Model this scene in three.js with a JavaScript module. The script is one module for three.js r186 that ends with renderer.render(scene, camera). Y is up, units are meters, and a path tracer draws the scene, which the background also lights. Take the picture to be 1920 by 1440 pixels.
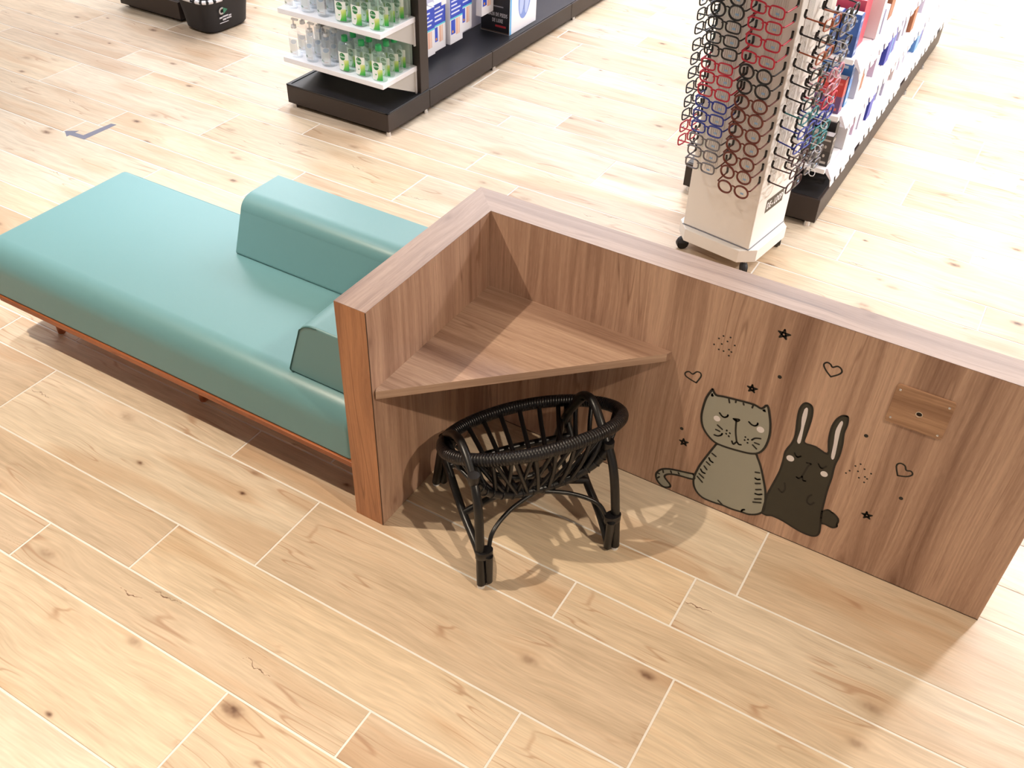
import * as THREE from 'three';
import { RoundedBoxGeometry } from 'three/addons/geometries/RoundedBoxGeometry.js';
import { RectAreaLightUniformsLib } from 'three/addons/lights/RectAreaLightUniformsLib.js';
import { mergeGeometries } from 'three/addons/utils/BufferGeometryUtils.js';

// ---------------------------------------------------------------- camera, lights, exposure
const scene = new THREE.Scene();
const camera = new THREE.PerspectiveCamera(43.578, 1920 / 1440, 0.05, 60);
camera.position.set(-0.0025, 2.2398, -0.0037);
camera.rotation.order = 'YXZ';
camera.rotation.set(-0.7035, 0.5079, 0.0388);
const renderer = new THREE.WebGLRenderer({ antialias: true });
renderer.toneMapping = THREE.LinearToneMapping;
renderer.toneMappingExposure = 0.755;
renderer.shadowMap.enabled = true;
renderer.shadowMap.type = THREE.PCFSoftShadowMap;

const CEIL = 4.0;
// name, place on the ceiling, point aimed at, candela, colour, half angle, lamp radius in cm
const LAMPS = [
  ['warm downlight over the bench end of the aisle', [-3.15, -0.61], [-2.1, 0, -1.1], 58, 0xffecd3, 0.66, 4],
  ['warm downlight over the front walkway', [1.8, -1.0], [-0.35, 0, -1.35], 44, 0xffecd3, 0.42, 4],
  ['white downlight behind the far gondola', [1.85, -6.6], [0.55, 0, -2.2], 115, 0xfff8f0, 0.5, 22],
  ['white fill light added over the right hand aisle', [4.2, -4.9], [-0.75, 0.3, -4.8], 270, 0xfff8f4, 0.32, 16],  // added lamp that brightens the right gondola and tower sides
  ['white fill light added near the left shelf end', [-3.3, -2.0], [-3.1, 0, -3.5], 62, 0xf6f8ff, 0.62, 14],  // no known fixture here, added to lift the bottle shelf front
];
// luminous panels in the ceiling over the aisles, 1.2 m square
const PANELS = []; for (let k = 0; k < 7; k++) for (const z of [-6.2, -7.6, -9.0]) PANELS.push([-7.4 + 1.5 * k, z]);
const PANEL_SIZE = 1.2, PANEL_POWER = 11.3, PANEL_COLOR = 0xf4f7ff;
RectAreaLightUniformsLib.init();

// ---------------------------------------------------------------- helpers
let seed = 12345;
const rnd = () => { seed = (seed * 1664525 + 1013904223) >>> 0; return seed / 4294967296; };
const rr = (a, b) => a + (b - a) * rnd();
const used = {};
function numbered(n) { n = n.replace(/_\d{3}$/, ''); const k = used[n] = (used[n] ?? -1) + 1; return k ? n + '_' + String(k).padStart(3, '0') : n; }
function add(o, parent) { o.name = parent === scene ? numbered(o.name) : o.name; parent.add(o); return o; }
function mesh(name, geo, mat, parent = scene) {
  const g = Array.isArray(geo) ? mergeGeometries(geo.map((x) => { const y = x.index ? x.toNonIndexed() : x; for (const k of Object.keys(y.attributes)) if (!['position', 'normal', 'uv'].includes(k)) y.deleteAttribute(k); return y; })) : geo;
  const m = new THREE.Mesh(g, mat); m.name = name; m.castShadow = m.receiveShadow = true;
  return add(m, parent);
}
function tag(o, label, category, group) { o.userData.label = label; o.userData.category = category; if (group) o.userData.group = group; return o; }
function thing(name, label, category, [x, y, z] = [0, 0, 0], turn = 0, group) {
  const g = new THREE.Group(); g.name = name; add(g, scene); g.position.set(x, y, z); g.rotation.y = turn; return tag(g, label, category, group);
}
function copy(src, name, label, [x, y, z], turn = 0) {
  const c = src.clone(); c.name = name; add(c, scene); c.position.set(x, y, z); c.rotation.y = turn; c.userData = { ...src.userData, label }; return c;
}
// uv in metres; the grain axis of the piece (0 x, 1 y, 2 z) runs along u
function uvm(g, grain = 0, su = 1, sv = 1, ou = 0, ov = 0) {
  const p = g.attributes.position, n = g.attributes.normal, uv = new Float32Array(p.count * 2);
  for (let i = 0; i < p.count; i++) {
    const a = [Math.abs(n.getX(i)), Math.abs(n.getY(i)), Math.abs(n.getZ(i))], c = [p.getX(i), p.getY(i), p.getZ(i)];
    const d = a[0] > a[1] && a[0] > a[2] ? 0 : a[1] > a[2] ? 1 : 2, ax = [0, 1, 2].filter((k) => k !== d);
    const ua = ax.includes(grain) ? grain : ax[0], va = ax.find((k) => k !== ua);
    uv[2 * i] = c[ua] / su + ou; uv[2 * i + 1] = c[va] / sv + ov;
  }
  g.setAttribute('uv', new THREE.BufferAttribute(uv, 2)); return g;
}
function box(x0, x1, y0, y1, z0, z1, r = 0.002) {
  const w = x1 - x0, h = y1 - y0, d = z1 - z0;
  const g = r > 0 ? new RoundedBoxGeometry(w, h, d, 1, Math.min(r, w / 2.1, h / 2.1, d / 2.1)) : new THREE.BoxGeometry(w, h, d).toNonIndexed();
  g.translate((x0 + x1) / 2, (y0 + y1) / 2, (z0 + z1) / 2); return g;
}
function tube(pts, r, seg = 24, rad = 8, closed = false) {
  return new THREE.TubeGeometry(new THREE.CatmullRomCurve3(pts.map((p) => new THREE.Vector3(...p)), closed), seg, r, rad, closed);
}
function rod(a, b, r, rad = 8) {
  const A = new THREE.Vector3(...a), B = new THREE.Vector3(...b), d = B.clone().sub(A), g = new THREE.CylinderGeometry(r, r, d.length(), rad);
  g.applyQuaternion(new THREE.Quaternion().setFromUnitVectors(new THREE.Vector3(0, 1, 0), d.normalize())); g.translate((A.x + B.x) / 2, (A.y + B.y) / 2, (A.z + B.z) / 2); return g;
}
function prism(poly, depth, bevel = 0) {   // polygon in xy, thick along +z
  const s = new THREE.Shape(poly.map((p) => new THREE.Vector2(p[0], p[1])));
  return new THREE.ExtrudeGeometry(s, { depth, bevelEnabled: bevel > 0, bevelSize: bevel, bevelThickness: bevel, bevelSegments: 2, curveSegments: 8 });
}
const std = (color, roughness = 0.5, o = {}) => new THREE.MeshStandardMaterial({ color, roughness, ...o });
const phys = (color, roughness = 0.5, o = {}) => new THREE.MeshPhysicalMaterial({ color, roughness, ...o });

// ---------------------------------------------------------------- procedural textures
const perm = new Uint32Array(65536); for (let i = 0; i < 65536; i++) perm[i] = Math.floor(rnd() * 1e6);
function vn(x, y, px, py, s) {              // periodic value noise, 0..1
  let xi = Math.floor(x), yi = Math.floor(y); const fx = x - xi, fy = y - yi, ux = fx * fx * (3 - 2 * fx), uy = fy * fy * (3 - 2 * fy);
  xi = ((xi % px) + px) % px; yi = ((yi % py) + py) % py; const x1 = (xi + 1) % px, y1 = (yi + 1) % py;
  const h = (a, b) => perm[(a * 73 + b * 9277 + s * 3571) & 65535] / 1e6;
  const a = h(xi, yi), b = h(x1, yi), c = h(xi, y1), d = h(x1, y1);
  return a + (b - a) * ux + (c - a) * uy + (a - b - c + d) * ux * uy;
}
function tex(w, h, f, srgb = true) {
  const d = new Uint8Array(w * h * 4), o = [0, 0, 0];
  for (let j = 0; j < h; j++) for (let i = 0; i < w; i++) { f((i + 0.5) / w, (j + 0.5) / h, o); const k = 4 * (j * w + i); d[k] = o[0]; d[k + 1] = o[1]; d[k + 2] = o[2]; d[k + 3] = 255; }
  const t = new THREE.DataTexture(d, w, h); t.wrapS = t.wrapT = THREE.RepeatWrapping; t.magFilter = THREE.LinearFilter; t.minFilter = THREE.LinearMipmapLinearFilter; t.generateMipmaps = true;
  if (srgb) t.colorSpace = THREE.SRGBColorSpace; t.needsUpdate = true; return t;
}
const mix = (a, b, t) => a + (b - a) * t, cl = (x) => Math.min(1, Math.max(0, x)), ss = (a, b, x) => { const t = cl((x - a) / (b - a)); return t * t * (3 - 2 * t); };

// oak-look porcelain plank: 2.4 m x 2.4 m, grain along u
const knots = []; for (let k = 0; k < 34; k++) knots.push([rnd(), rnd(), rr(0.006, 0.019), rnd() < 0.45 ? 1 : 0.35]);
const cracks = []; for (let k = 0; k < 11; k++) cracks.push([rnd(), rnd(), rr(0.012, 0.03), Math.floor(rnd() * 50)]);
const oakTex = tex(2048, 2048, (u, v, o) => {
  let wv = v + 0.010 * (vn(u * 6, v * 10, 6, 10, 1) - 0.5) + 0.004 * (vn(u * 18, v * 22, 18, 22, 2) - 0.5), knot = 0, halo = 0;
  for (const [ku, kv, s, st] of knots) {
    let du = u - ku, dv = v - kv; du -= Math.round(du); dv -= Math.round(dv); if (Math.abs(du) > 0.1 || Math.abs(dv) > 0.06) continue;
    const q = (du / 1.9) ** 2 + dv * dv, e = Math.exp(-q / (2 * s * s));
    wv -= dv * 0.75 * e; const wob = 0.6 + 0.8 * vn(u * 260, v * 260, 260, 260, 5); knot = Math.max(knot, st * Math.exp(-q / (2 * (s * 0.26) ** 2)) * wob); halo = Math.max(halo, st * e);
  }
  const g1 = vn(u * 5, wv * 60, 5, 60, 3), g2 = vn(u * 14, wv * 230, 14, 230, 4), g3 = vn(u * 50, wv * 800, 50, 800, 6), big = vn(u * 3, v * 9, 3, 9, 7), patch = vn(u * 7, wv * 30, 7, 30, 8), ln = vn(u * 9, wv * 150, 9, 150, 10), gate = vn(u * 11, wv * 24, 11, 24, 18);
  let streak = ss(0.60, 0.90, patch * 0.68 + g1 * 0.42) * 0.85 + ss(0.66, 0.95, g2) * 0.30 * (0.25 + g1);
  streak = cl(streak + halo * 0.6 * (0.25 + g2));
  const line = (1 - ss(0.0, 0.055, Math.abs(ln - 0.5))) * ss(0.52, 0.78, gate);          // thin brown grain lines
  let dark = knot * 0.9;
  for (const [cu, cv, len, sd] of cracks) {
    let du = u - cu, dv = v - cv; du -= Math.round(du); dv -= Math.round(dv); if (Math.abs(du) > len) continue;
    const path = (vn(du * 260 + 80, sd, 400, 64, 9) - 0.5) * 0.0035 + (vn(du * 60 + 30, sd, 400, 64, 19) - 0.5) * 0.008, w = 0.0007 * (1 - Math.abs(du) / len) * (0.4 + vn(du * 400 + 90, sd, 700, 64, 20)); if (Math.abs(dv - path) < w) dark = Math.max(dark, 0.8);
  }
  const t = 0.05 * (big - 0.5) + 0.06 * (g1 - 0.5) + 0.075 * (g2 - 0.5) + 0.07 * (g3 - 0.5);
  let r = 0.834 + t, g = 0.769 + t, b = 0.680 + t;
  r = mix(r, 0.715, streak * .52); g = mix(g, 0.585, streak * .52); b = mix(b, 0.458, streak * .52);
  r = mix(r, 0.60, line * .42); g = mix(g, 0.44, line * .42); b = mix(b, 0.33, line * .42);
  r = mix(r, 0.40, dark); g = mix(g, 0.285, dark); b = mix(b, 0.21, dark);
  o[0] = 255 * cl(r); o[1] = 255 * cl(g); o[2] = 255 * cl(b);
});
// walnut-look laminate: 1.6 m along the grain (u) x 1.76 m across
const wknots = []; for (let k = 0; k < 16; k++) wknots.push([rnd(), rnd(), rr(0.008, 0.02)]);
const walnutTex = tex(1024, 2048, (u, v, o) => {
  let wv = v + 0.009 * (vn(u * 4, v * 8, 4, 8, 11) - 0.5) + 0.003 * (vn(u * 9, v * 30, 9, 30, 12) - 0.5), halo = 0, core = 0;
  for (const [ku, kv, s] of wknots) {
    let du = u - ku, dv = v - kv; du -= Math.round(du); dv -= Math.round(dv); if (Math.abs(du) > 0.14 || Math.abs(dv) > 0.07) continue;
    const q = (du / 2.4) ** 2 + dv * dv, e = Math.exp(-q / (2 * s * s)); wv -= dv * 0.7 * e; halo = Math.max(halo, e); core = Math.max(core, Math.exp(-q / (2 * (s * 0.22) ** 2)));
  }
  const plank = vn(0.5, v * 26, 1, 26, 13), g1 = vn(u * 2, wv * 34, 2, 34, 14), g2 = vn(u * 4, wv * 130, 4, 130, 15), g3 = vn(u * 12, wv * 520, 12, 520, 16), g4 = vn(u * 90, wv * 1500, 90, 1500, 17);
  let s = 0.36 * (plank - 0.5) + 0.5 * (g1 - 0.5) + 0.36 * (g2 - 0.5) + 0.2 * (g3 - 0.5) + 0.14 * (g4 - 0.5) - 0.14 * halo * g2 * 1.5 - 0.30 * core;
  s -= 0.26 * ss(0.66, 0.84, g2 * 0.6 + g1 * 0.45);
  const ln = vn(u * 3, wv * 90, 3, 90, 23), gate = vn(u * 5, wv * 16, 5, 16, 24); s -= 0.34 * (1 - ss(0, 0.05, Math.abs(ln - 0.5))) * ss(0.5, 0.75, gate);
  const t = cl(0.73 + s);
  o[0] = 255 * mix(0.455, 0.82, t); o[1] = 255 * mix(0.322, 0.682, t); o[2] = 255 * mix(0.258, 0.588, t);
});
const leatherBump = tex(512, 512, (u, v, o) => { const a = 0.5 * vn(u * 90, v * 90, 90, 90, 21) + 0.5 * vn(u * 200, v * 200, 200, 200, 22); o[0] = o[1] = o[2] = 255 * a; }, false);
const wrapBump = tex(8, 64, (u, v, o) => { o[0] = o[1] = o[2] = 255 * Math.abs(Math.sin(v * Math.PI)); }, false);
function canvasTex(w, h, draw) {
  const c = document.createElement('canvas'); c.width = w; c.height = h; draw(c.getContext('2d'), w, h);
  const t = new THREE.CanvasTexture(c); t.colorSpace = THREE.SRGBColorSpace; return t;
}

// ---------------------------------------------------------------- materials
const M = {
  oak: [0xffffff, 0xf7f1ea, 0xfffaf2, 0xf3ece6].map((c) => std(c, 0.36, { map: oakTex })),
  grout: std(0xe6e2dc, 0.9), walnut: std(0xffffff, 0.40, { map: walnutTex }), walnutTopDimmed: std(0xc6c8ca, 0.36, { map: walnutTex }), edgeDark: std(0x3a241a, 0.7),  // counter top walnut is tinted darker to offset the light falling on it
  wall: std(0xd2d0cc, 0.9), ceiling: std(0xdedcd8, 0.9),
  leather: phys(0x68959a, 0.36, { bumpMap: leatherBump, bumpScale: 0.00006 }), piping: std(0x2f5f5c, 0.5), bench: std(0xe0a070, 0.45, { map: walnutTex }),
  rattan: std(0x111113, 0.34), rattanWrap: std(0x141316, 0.36, { bumpMap: wrapBump, bumpScale: 0.0016 }), glide: std(0xe8e8e8, 0.5),
  gondola: std(0x2f231e, 0.45), gondolaTop: std(0x1d1d21, 0.42), recess: std(0x17110f, 0.7), white: std(0xf4f3f6, 0.38), lilac: std(0xe9e6f2, 0.5), chrome: std(0xd8d8da, 0.22, { metalness: 1 }),
  towerWhite: std(0xefebe6, 0.28), towerRib: std(0xe2deda, 0.4), black: std(0x151517, 0.45), rubber: std(0x2b2d33, 0.5),
  lens: phys(0xffffff, 0.02, { transmission: 1, thickness: 0, ior: 1.45, specularIntensity: 0.6 }),
  clear: phys(0xf2fbf7, 0.06, { transmission: 0.92, thickness: 0, ior: 1.4 }), clearGlass: phys(0xfbfdff, 0.04, { transmission: 0.95, thickness: 0, ior: 1.4 }),
  sticker: std(0x8fb2d6, 0.5), bracketShaded: std(0xc4bfb8, 0.5), greenCap: std(0x12a45a, 0.35), ink: std(0x1d1b17, 0.6), catGrey: std(0xa19f91, 0.6), rabbitInk: std(0x37342a, 0.6), decalWhite: std(0xe9e2e2, 0.6), arrow: std(0x777887, 0.7),  // bracket grey holds the shade under the shelves; the plates are white
};
const decal = {
  catHead: [-525,459,-512,443,-491,447,-445,454,-400,459,-377,455,-364,473,-349,436,-340,401,-336,362,-340,321,-353,293,-376,279,-410,272,-452,267,-485,269,-511,286,-530,310,-540,343,-541,379,-537,422],
  catBody: [-479,264,-495,216,-513,158,-523,105,-521,71,-508,45,-484,28,-449,27,-418,31,-388,31,-355,36,-332,39,-308,54,-294,77,-296,115,-305,160,-322,208,-338,247,-353,274,-363,284,-411,275,-452,271],
  catTail: [-528,109,-565,100,-606,89,-632,73,-645,49,-642,27,-629,11,-612,4,-595,13,-593,24,-610,40,-617,51,-606,66,-576,78,-524,88],
  catLines: [[-473,446,-469,434],[-452,449,-452,443],[-430,450,-428,445],[-402,456,-403,446],[-523,442,-523,435,-520,437],[-368,454,-371,451,-366,450],[-490,384,-481,376,-473,375,-466,382,-465,388],[-402,392,-393,386,-383,386,-377,393,-377,399],[-447,382,-436,377,-430,387,-447,382,-438,382],[-438,380,-432,338,-422,302],[-436,298,-430,289,-422,302,-415,296,-408,298],[-488,337,-472,328],[-490,318,-478,317],[-491,296,-480,297,-471,305,-469,312],[-381,331,-373,342,-358,348],[-371,325,-358,325],[-375,314,-362,305],[-458,331,-458,329],[-448,325,-447,324],[-458,318,-457,317],[-449,313,-448,311],[-401,333,-401,332],[-392,328,-392,327],[-401,321,-401,320],[-391,315,-391,314],[-485,222,-472,216],[-491,200,-486,191,-477,188],[-496,180,-484,173],[-500,160,-490,150],[-509,142,-502,133,-493,132],[-510,121,-494,111],[-514,107,-495,92],[-347,216,-335,220],[-343,193,-336,191,-329,196],[-338,173,-325,180],[-332,150,-318,158],[-331,133,-321,134,-312,141],[-328,111,-310,121],[-330,96,-308,106],[-434,44,-419,34],[-349,51,-355,46,-356,38],[-643,53,-635,53],[-638,32,-633,40],[-625,73,-623,65],[-600,84,-597,78],[-575,90,-572,86]],
  catCheeks: [[-494,360,-485,365],[-365,380,-355,385]],
  rabbit: [-296,66,-296,144,-289,197,-281,254,-280,301,-281,337,-270,377,-268,410,-274,455,-277,492,-274,515,-266,528,-254,528,-246,519,-241,494,-240,456,-241,420,-239,392,-207,393,-170,384,-178,428,-182,473,-178,506,-168,527,-158,533,-151,531,-147,506,-148,475,-142,435,-140,392,-143,354,-140,306,-140,263,-138,217,-134,165,-126,116,-122,81,-129,63,-146,56,-171,56,-197,61,-233,70,-266,72,-281,65],
  rabbitTail: [-134,168,-120,183,-109,180,-100,177,-87,167,-83,155,-84,143,-82,134,-93,123,-115,125,-127,125],
  rabbitEars: [[-265,506,-261,514,-256,510,-253,485,-252,446,-249,387,-259,389,-259,435,-265,475],[-167,502,-163,513,-158,506,-158,481,-155,440,-150,378,-159,378,-164,427,-170,472]],
  rabbitCheeks: [[-263,318,-253,323],[-162,309,-153,314]],
  rabbitLines: [[-256,343,-249,334,-243,333,-237,341],[-185,337,-178,328,-171,327,-163,339],[-216,325,-204,327,-210,314,-216,276,-217,267],[-232,259,-224,257,-217,267,-211,256,-204,257],[-258,219,-252,196,-258,179,-270,188],[-176,215,-183,202,-182,182,-171,176,-163,189]],
  hearts: [[-576,459,-593,463,-611,470,-613,481,-603,489,-591,485,-581,498,-570,499,-566,487,-576,459],[-225,640,-242,655,-251,670,-245,680,-235,678,-228,671,-217,679,-207,676,-202,666,-209,654,-225,640],[18,401,6,432,13,445,26,442,33,429,45,432,51,422,40,409,18,401]],
  stars: [-371,720,-417,510,-578,220,-17,220],
  dots: [-352,582,-592,270,-92,493,48,328],
  clusters: [[-527,650,-538,637,-507,653,-513,637,-548,612,-527,622,-491,632,-532,601,-518,601,-504,612,-496,607,-501,592],[-108,342,-101,355,-91,379,-80,392,-80,364,-66,380,-46,373,-72,343,-58,354,-51,350,-55,334]]
};

// ---------------------------------------------------------------- lamps
for (const [words, [x, z], to, power, color, angle, size] of LAMPS) {
  const t = thing('ceiling_lamp', 'round ' + words, 'ceiling lamp', [x, CEIL, z]);
  const R = size / 100;
  mesh('trim_ring', new THREE.LatheGeometry([[R + 0.005, 0], [R + 0.03, 0], [R + 0.03, -0.012], [R + 0.012, -0.018], [R + 0.005, -0.012]].map((p) => new THREE.Vector2(...p)), 32), M.white, t);
  const d = new THREE.CylinderGeometry(R, R, 0.006, 32); d.translate(0, -0.004, 0);
  mesh('diffuser', d, std(0xffffff, 0.5, { emissive: color, emissiveIntensity: 1.5 }), t);
  const l = new THREE.SpotLight(color, power, 0, angle, 0.9, 2); l.position.set(x, CEIL - 0.03, z); l.target.position.set(...to); scene.add(l, l.target);
  l.castShadow = true; l.shadow.radius = size / 2; l.shadow.mapSize.set(1024, 1024); l.name = 'lamp_light';
}

for (const [x, z] of PANELS) {
  const t = thing('ceiling_panel', 'flat square light panel set in the ceiling over the aisles', 'ceiling lamp', [x, CEIL, z], 0, 'ceiling light panels over the aisles');
  const q = PANEL_SIZE / 2;
  mesh('frame', [box(-q - .03, q + .03, -.02, 0, q, q + .03, .002), box(-q - .03, q + .03, -.02, 0, -q - .03, -q, .002), box(-q - .03, -q, -.02, 0, -q, q, .002), box(q, q + .03, -.02, 0, -q, q, .002)], M.white, t);
  mesh('diffuser', box(-q, q, -.012, -.004, -q, q, 0), std(0xffffff, .5, { emissive: PANEL_COLOR, emissiveIntensity: 1.5 }), t);
  const l = new THREE.RectAreaLight(PANEL_COLOR, PANEL_POWER, PANEL_SIZE, PANEL_SIZE); l.name = 'panel_light'; l.position.set(x, CEIL - .025, z); l.rotation.x = -Math.PI / 2; scene.add(l);
}

// ---------------------------------------------------------------- room shell
const struct = (o) => { o.userData.kind = 'structure'; return o; };
const RX0 = -9, RX1 = 5, RZ0 = -10, RZ1 = 3;
const floor = new THREE.Group(); floor.name = 'floor'; add(floor, scene); struct(floor);
mesh('grout_bed', box(RX0, RX1, -0.12, -0.0012, RZ0, RZ1, 0), M.grout, floor);
struct(mesh('ceiling', box(RX0, RX1, CEIL, CEIL + 0.12, RZ0, RZ1, 0), M.ceiling));
struct(mesh('wall_left', box(RX0 - 0.1, RX0, -0.12, CEIL + 0.12, RZ0, RZ1, 0), M.wall));
struct(mesh('wall_right', box(RX1, RX1 + 0.1, -0.12, CEIL + 0.12, RZ0, RZ1, 0), M.wall));
struct(mesh('wall_back', box(RX0 - 0.1, RX1 + 0.1, -0.12, CEIL + 0.12, RZ0 - 0.1, RZ0, 0), M.wall));
struct(mesh('wall_front', box(RX0 - 0.1, RX1 + 0.1, -0.12, CEIL + 0.12, RZ1, RZ1 + 0.1, 0), M.wall));

// planks 1.2 m long in rows 30, 20 and 15 cm wide; joints as the photograph shows them
{
  const W = [0.298, 0.198, 0.149], Z0 = -2.1434, known = { 0: -0.26, 1: -1.584, 2: -1.877, 3: -2.705, 4: -1.805, 5: -2.134, 6: -1.281, '-6': -2.42, '-7': -3.2, '-8': 0.1, '-9': -0.52, '-10': -0.02, '-11': -2.158, '-12': -0.4, '-13': -0.17, '-14': 0.04, '-16': -0.36 };
  const L = 1.2, G = 0.0058, cache = {};
  function plankGeo(w, l, variant) {
    const key = [w, l.toFixed(3), variant]; if (cache[key]) return cache[key];
    const a = l / 2, b = w / 2, c = 0.0012, h = 0.009, P = [], N = [];
    const quad = (p, q, r, s) => { const n = new THREE.Vector3().subVectors(q, p).cross(new THREE.Vector3().subVectors(r, p)).normalize(); for (const v of [p, q, r, p, r, s]) { P.push(v.x, v.y, v.z); N.push(n.x, n.y, n.z); } };
    const V = (x, y, z) => new THREE.Vector3(x, y, z), ring = (i, y) => [V(-a + i, y, b - i), V(a - i, y, b - i), V(a - i, y, -b + i), V(-a + i, y, -b + i)];
    const t = ring(c, 0), m = ring(0, -c * 0.8), u = ring(0, -h);
    quad(...t); for (let k = 0; k < 4; k++) { const n = (k + 1) % 4; quad(m[k], m[n], t[n], t[k]); quad(u[k], u[n], m[n], m[k]); }
    const g = new THREE.BufferGeometry(); g.setAttribute('position', new THREE.Float32BufferAttribute(P, 3)); g.setAttribute('normal', new THREE.Float32BufferAttribute(N, 3));
    const uv = [], ou = (variant * 0.377) % 1, ov = (variant * 0.618) % 1, fl = variant % 2 ? -1 : 1;
    for (let i = 0; i < P.length; i += 3) uv.push(fl * P[i] / 2.4 + ou, P[i + 2] / 2.4 + ov);
    g.setAttribute('uv', new THREE.Float32BufferAttribute(uv, 2)); return cache[key] = g;
  }
  const all = [], rows = [];
  for (let k = -13; k < 9; k++) for (let j = 0, z = Z0 + k * 0.645; j < 3; z += W[j++]) rows.push([k * 3 + j, z, W[j]]);
  for (const [i, z, w] of rows) {
    if (z < RZ0 || z + w > RZ1) continue;
    const off = known[i] ?? rr(0, 1.2); let x = off - Math.ceil((off - RX0) / L) * L;
    for (; x < RX1; x += L) { const x0 = Math.max(x, RX0) + G / 2, x1 = Math.min(x + L, RX1) - G / 2; if (x1 - x0 > 0.05) all.push([(x0 + x1) / 2, z + w / 2, w - G, x1 - x0, Math.floor(rnd() * 26), Math.floor(rnd() * 4)]); }
  }
  camera.updateMatrixWorld(); camera.updateProjectionMatrix();
  const inv = camera.matrixWorld.clone().invert(), far = [[], [], [], []], v = new THREE.Vector3();
  const score = (p) => { let best = 9; for (const s of [-1, -0.5, 0, 0.5, 1]) { v.set(p[0] + s * p[3] / 2, 0, p[1]).applyMatrix4(inv); if (v.z > -0.3) continue; v.applyMatrix4(camera.projectionMatrix); best = Math.min(best, Math.max(Math.abs(v.x), Math.abs(v.y))); } return best; };
  all.forEach((p) => p.push(score(p))); all.sort((a, b) => a[6] - b[6]);
  all.forEach(([x, z, w, l, va, mat], n) => {
    const g = plankGeo(w, l, va);
    if (n < 290) { const m = mesh('plank', g, M.oak[mat], floor); m.position.set(x, 0, z); } else far[mat].push(g.clone().translate(x, 0, z));
  });
  far.forEach((list, k) => { if (list.length) mesh('plank_field', mergeGeometries(list), M.oak[k], floor).userData.kind = 'stuff'; });
}

// ---------------------------------------------------------------- flat artwork helpers (panel coordinates in millimetres)
const pts2 = (a) => { const o = []; for (let i = 0; i < a.length; i += 2) o.push(new THREE.Vector2(a[i] / 1000, a[i + 1] / 1000)); return o; };
const smooth = (pts, closed, n = 4) => new THREE.SplineCurve(closed ? [...pts, pts[0]] : pts).getPoints(pts.length * n);
function fillGeo(points, z) { const g = new THREE.ExtrudeGeometry(new THREE.Shape(points), { depth: 0.0003, bevelEnabled: false }); g.translate(0, 0, z); return g; }
function strokeGeo(points, w, z, closed = false) {
  const out = [], q = closed ? [...points, points[0]] : points;
  for (let i = 0; i + 1 < q.length; i++) {
    const d = q[i + 1].clone().sub(q[i]), len = d.length(); if (len < 1e-6) continue; const g = new THREE.PlaneGeometry(len, w); g.rotateZ(Math.atan2(d.y, d.x)); g.translate((q[i].x + q[i + 1].x) / 2, (q[i].y + q[i + 1].y) / 2, z); out.push(g);
  }
  for (const p of q) { const c = new THREE.CircleGeometry(w / 2, 10); c.translate(p.x, p.y, z + 0.00004); out.push(c); }
  return out;
}
const discGeo = (x, y, r, z) => { const c = new THREE.CircleGeometry(r, 20); c.translate(x, y, z); return c; };

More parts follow.
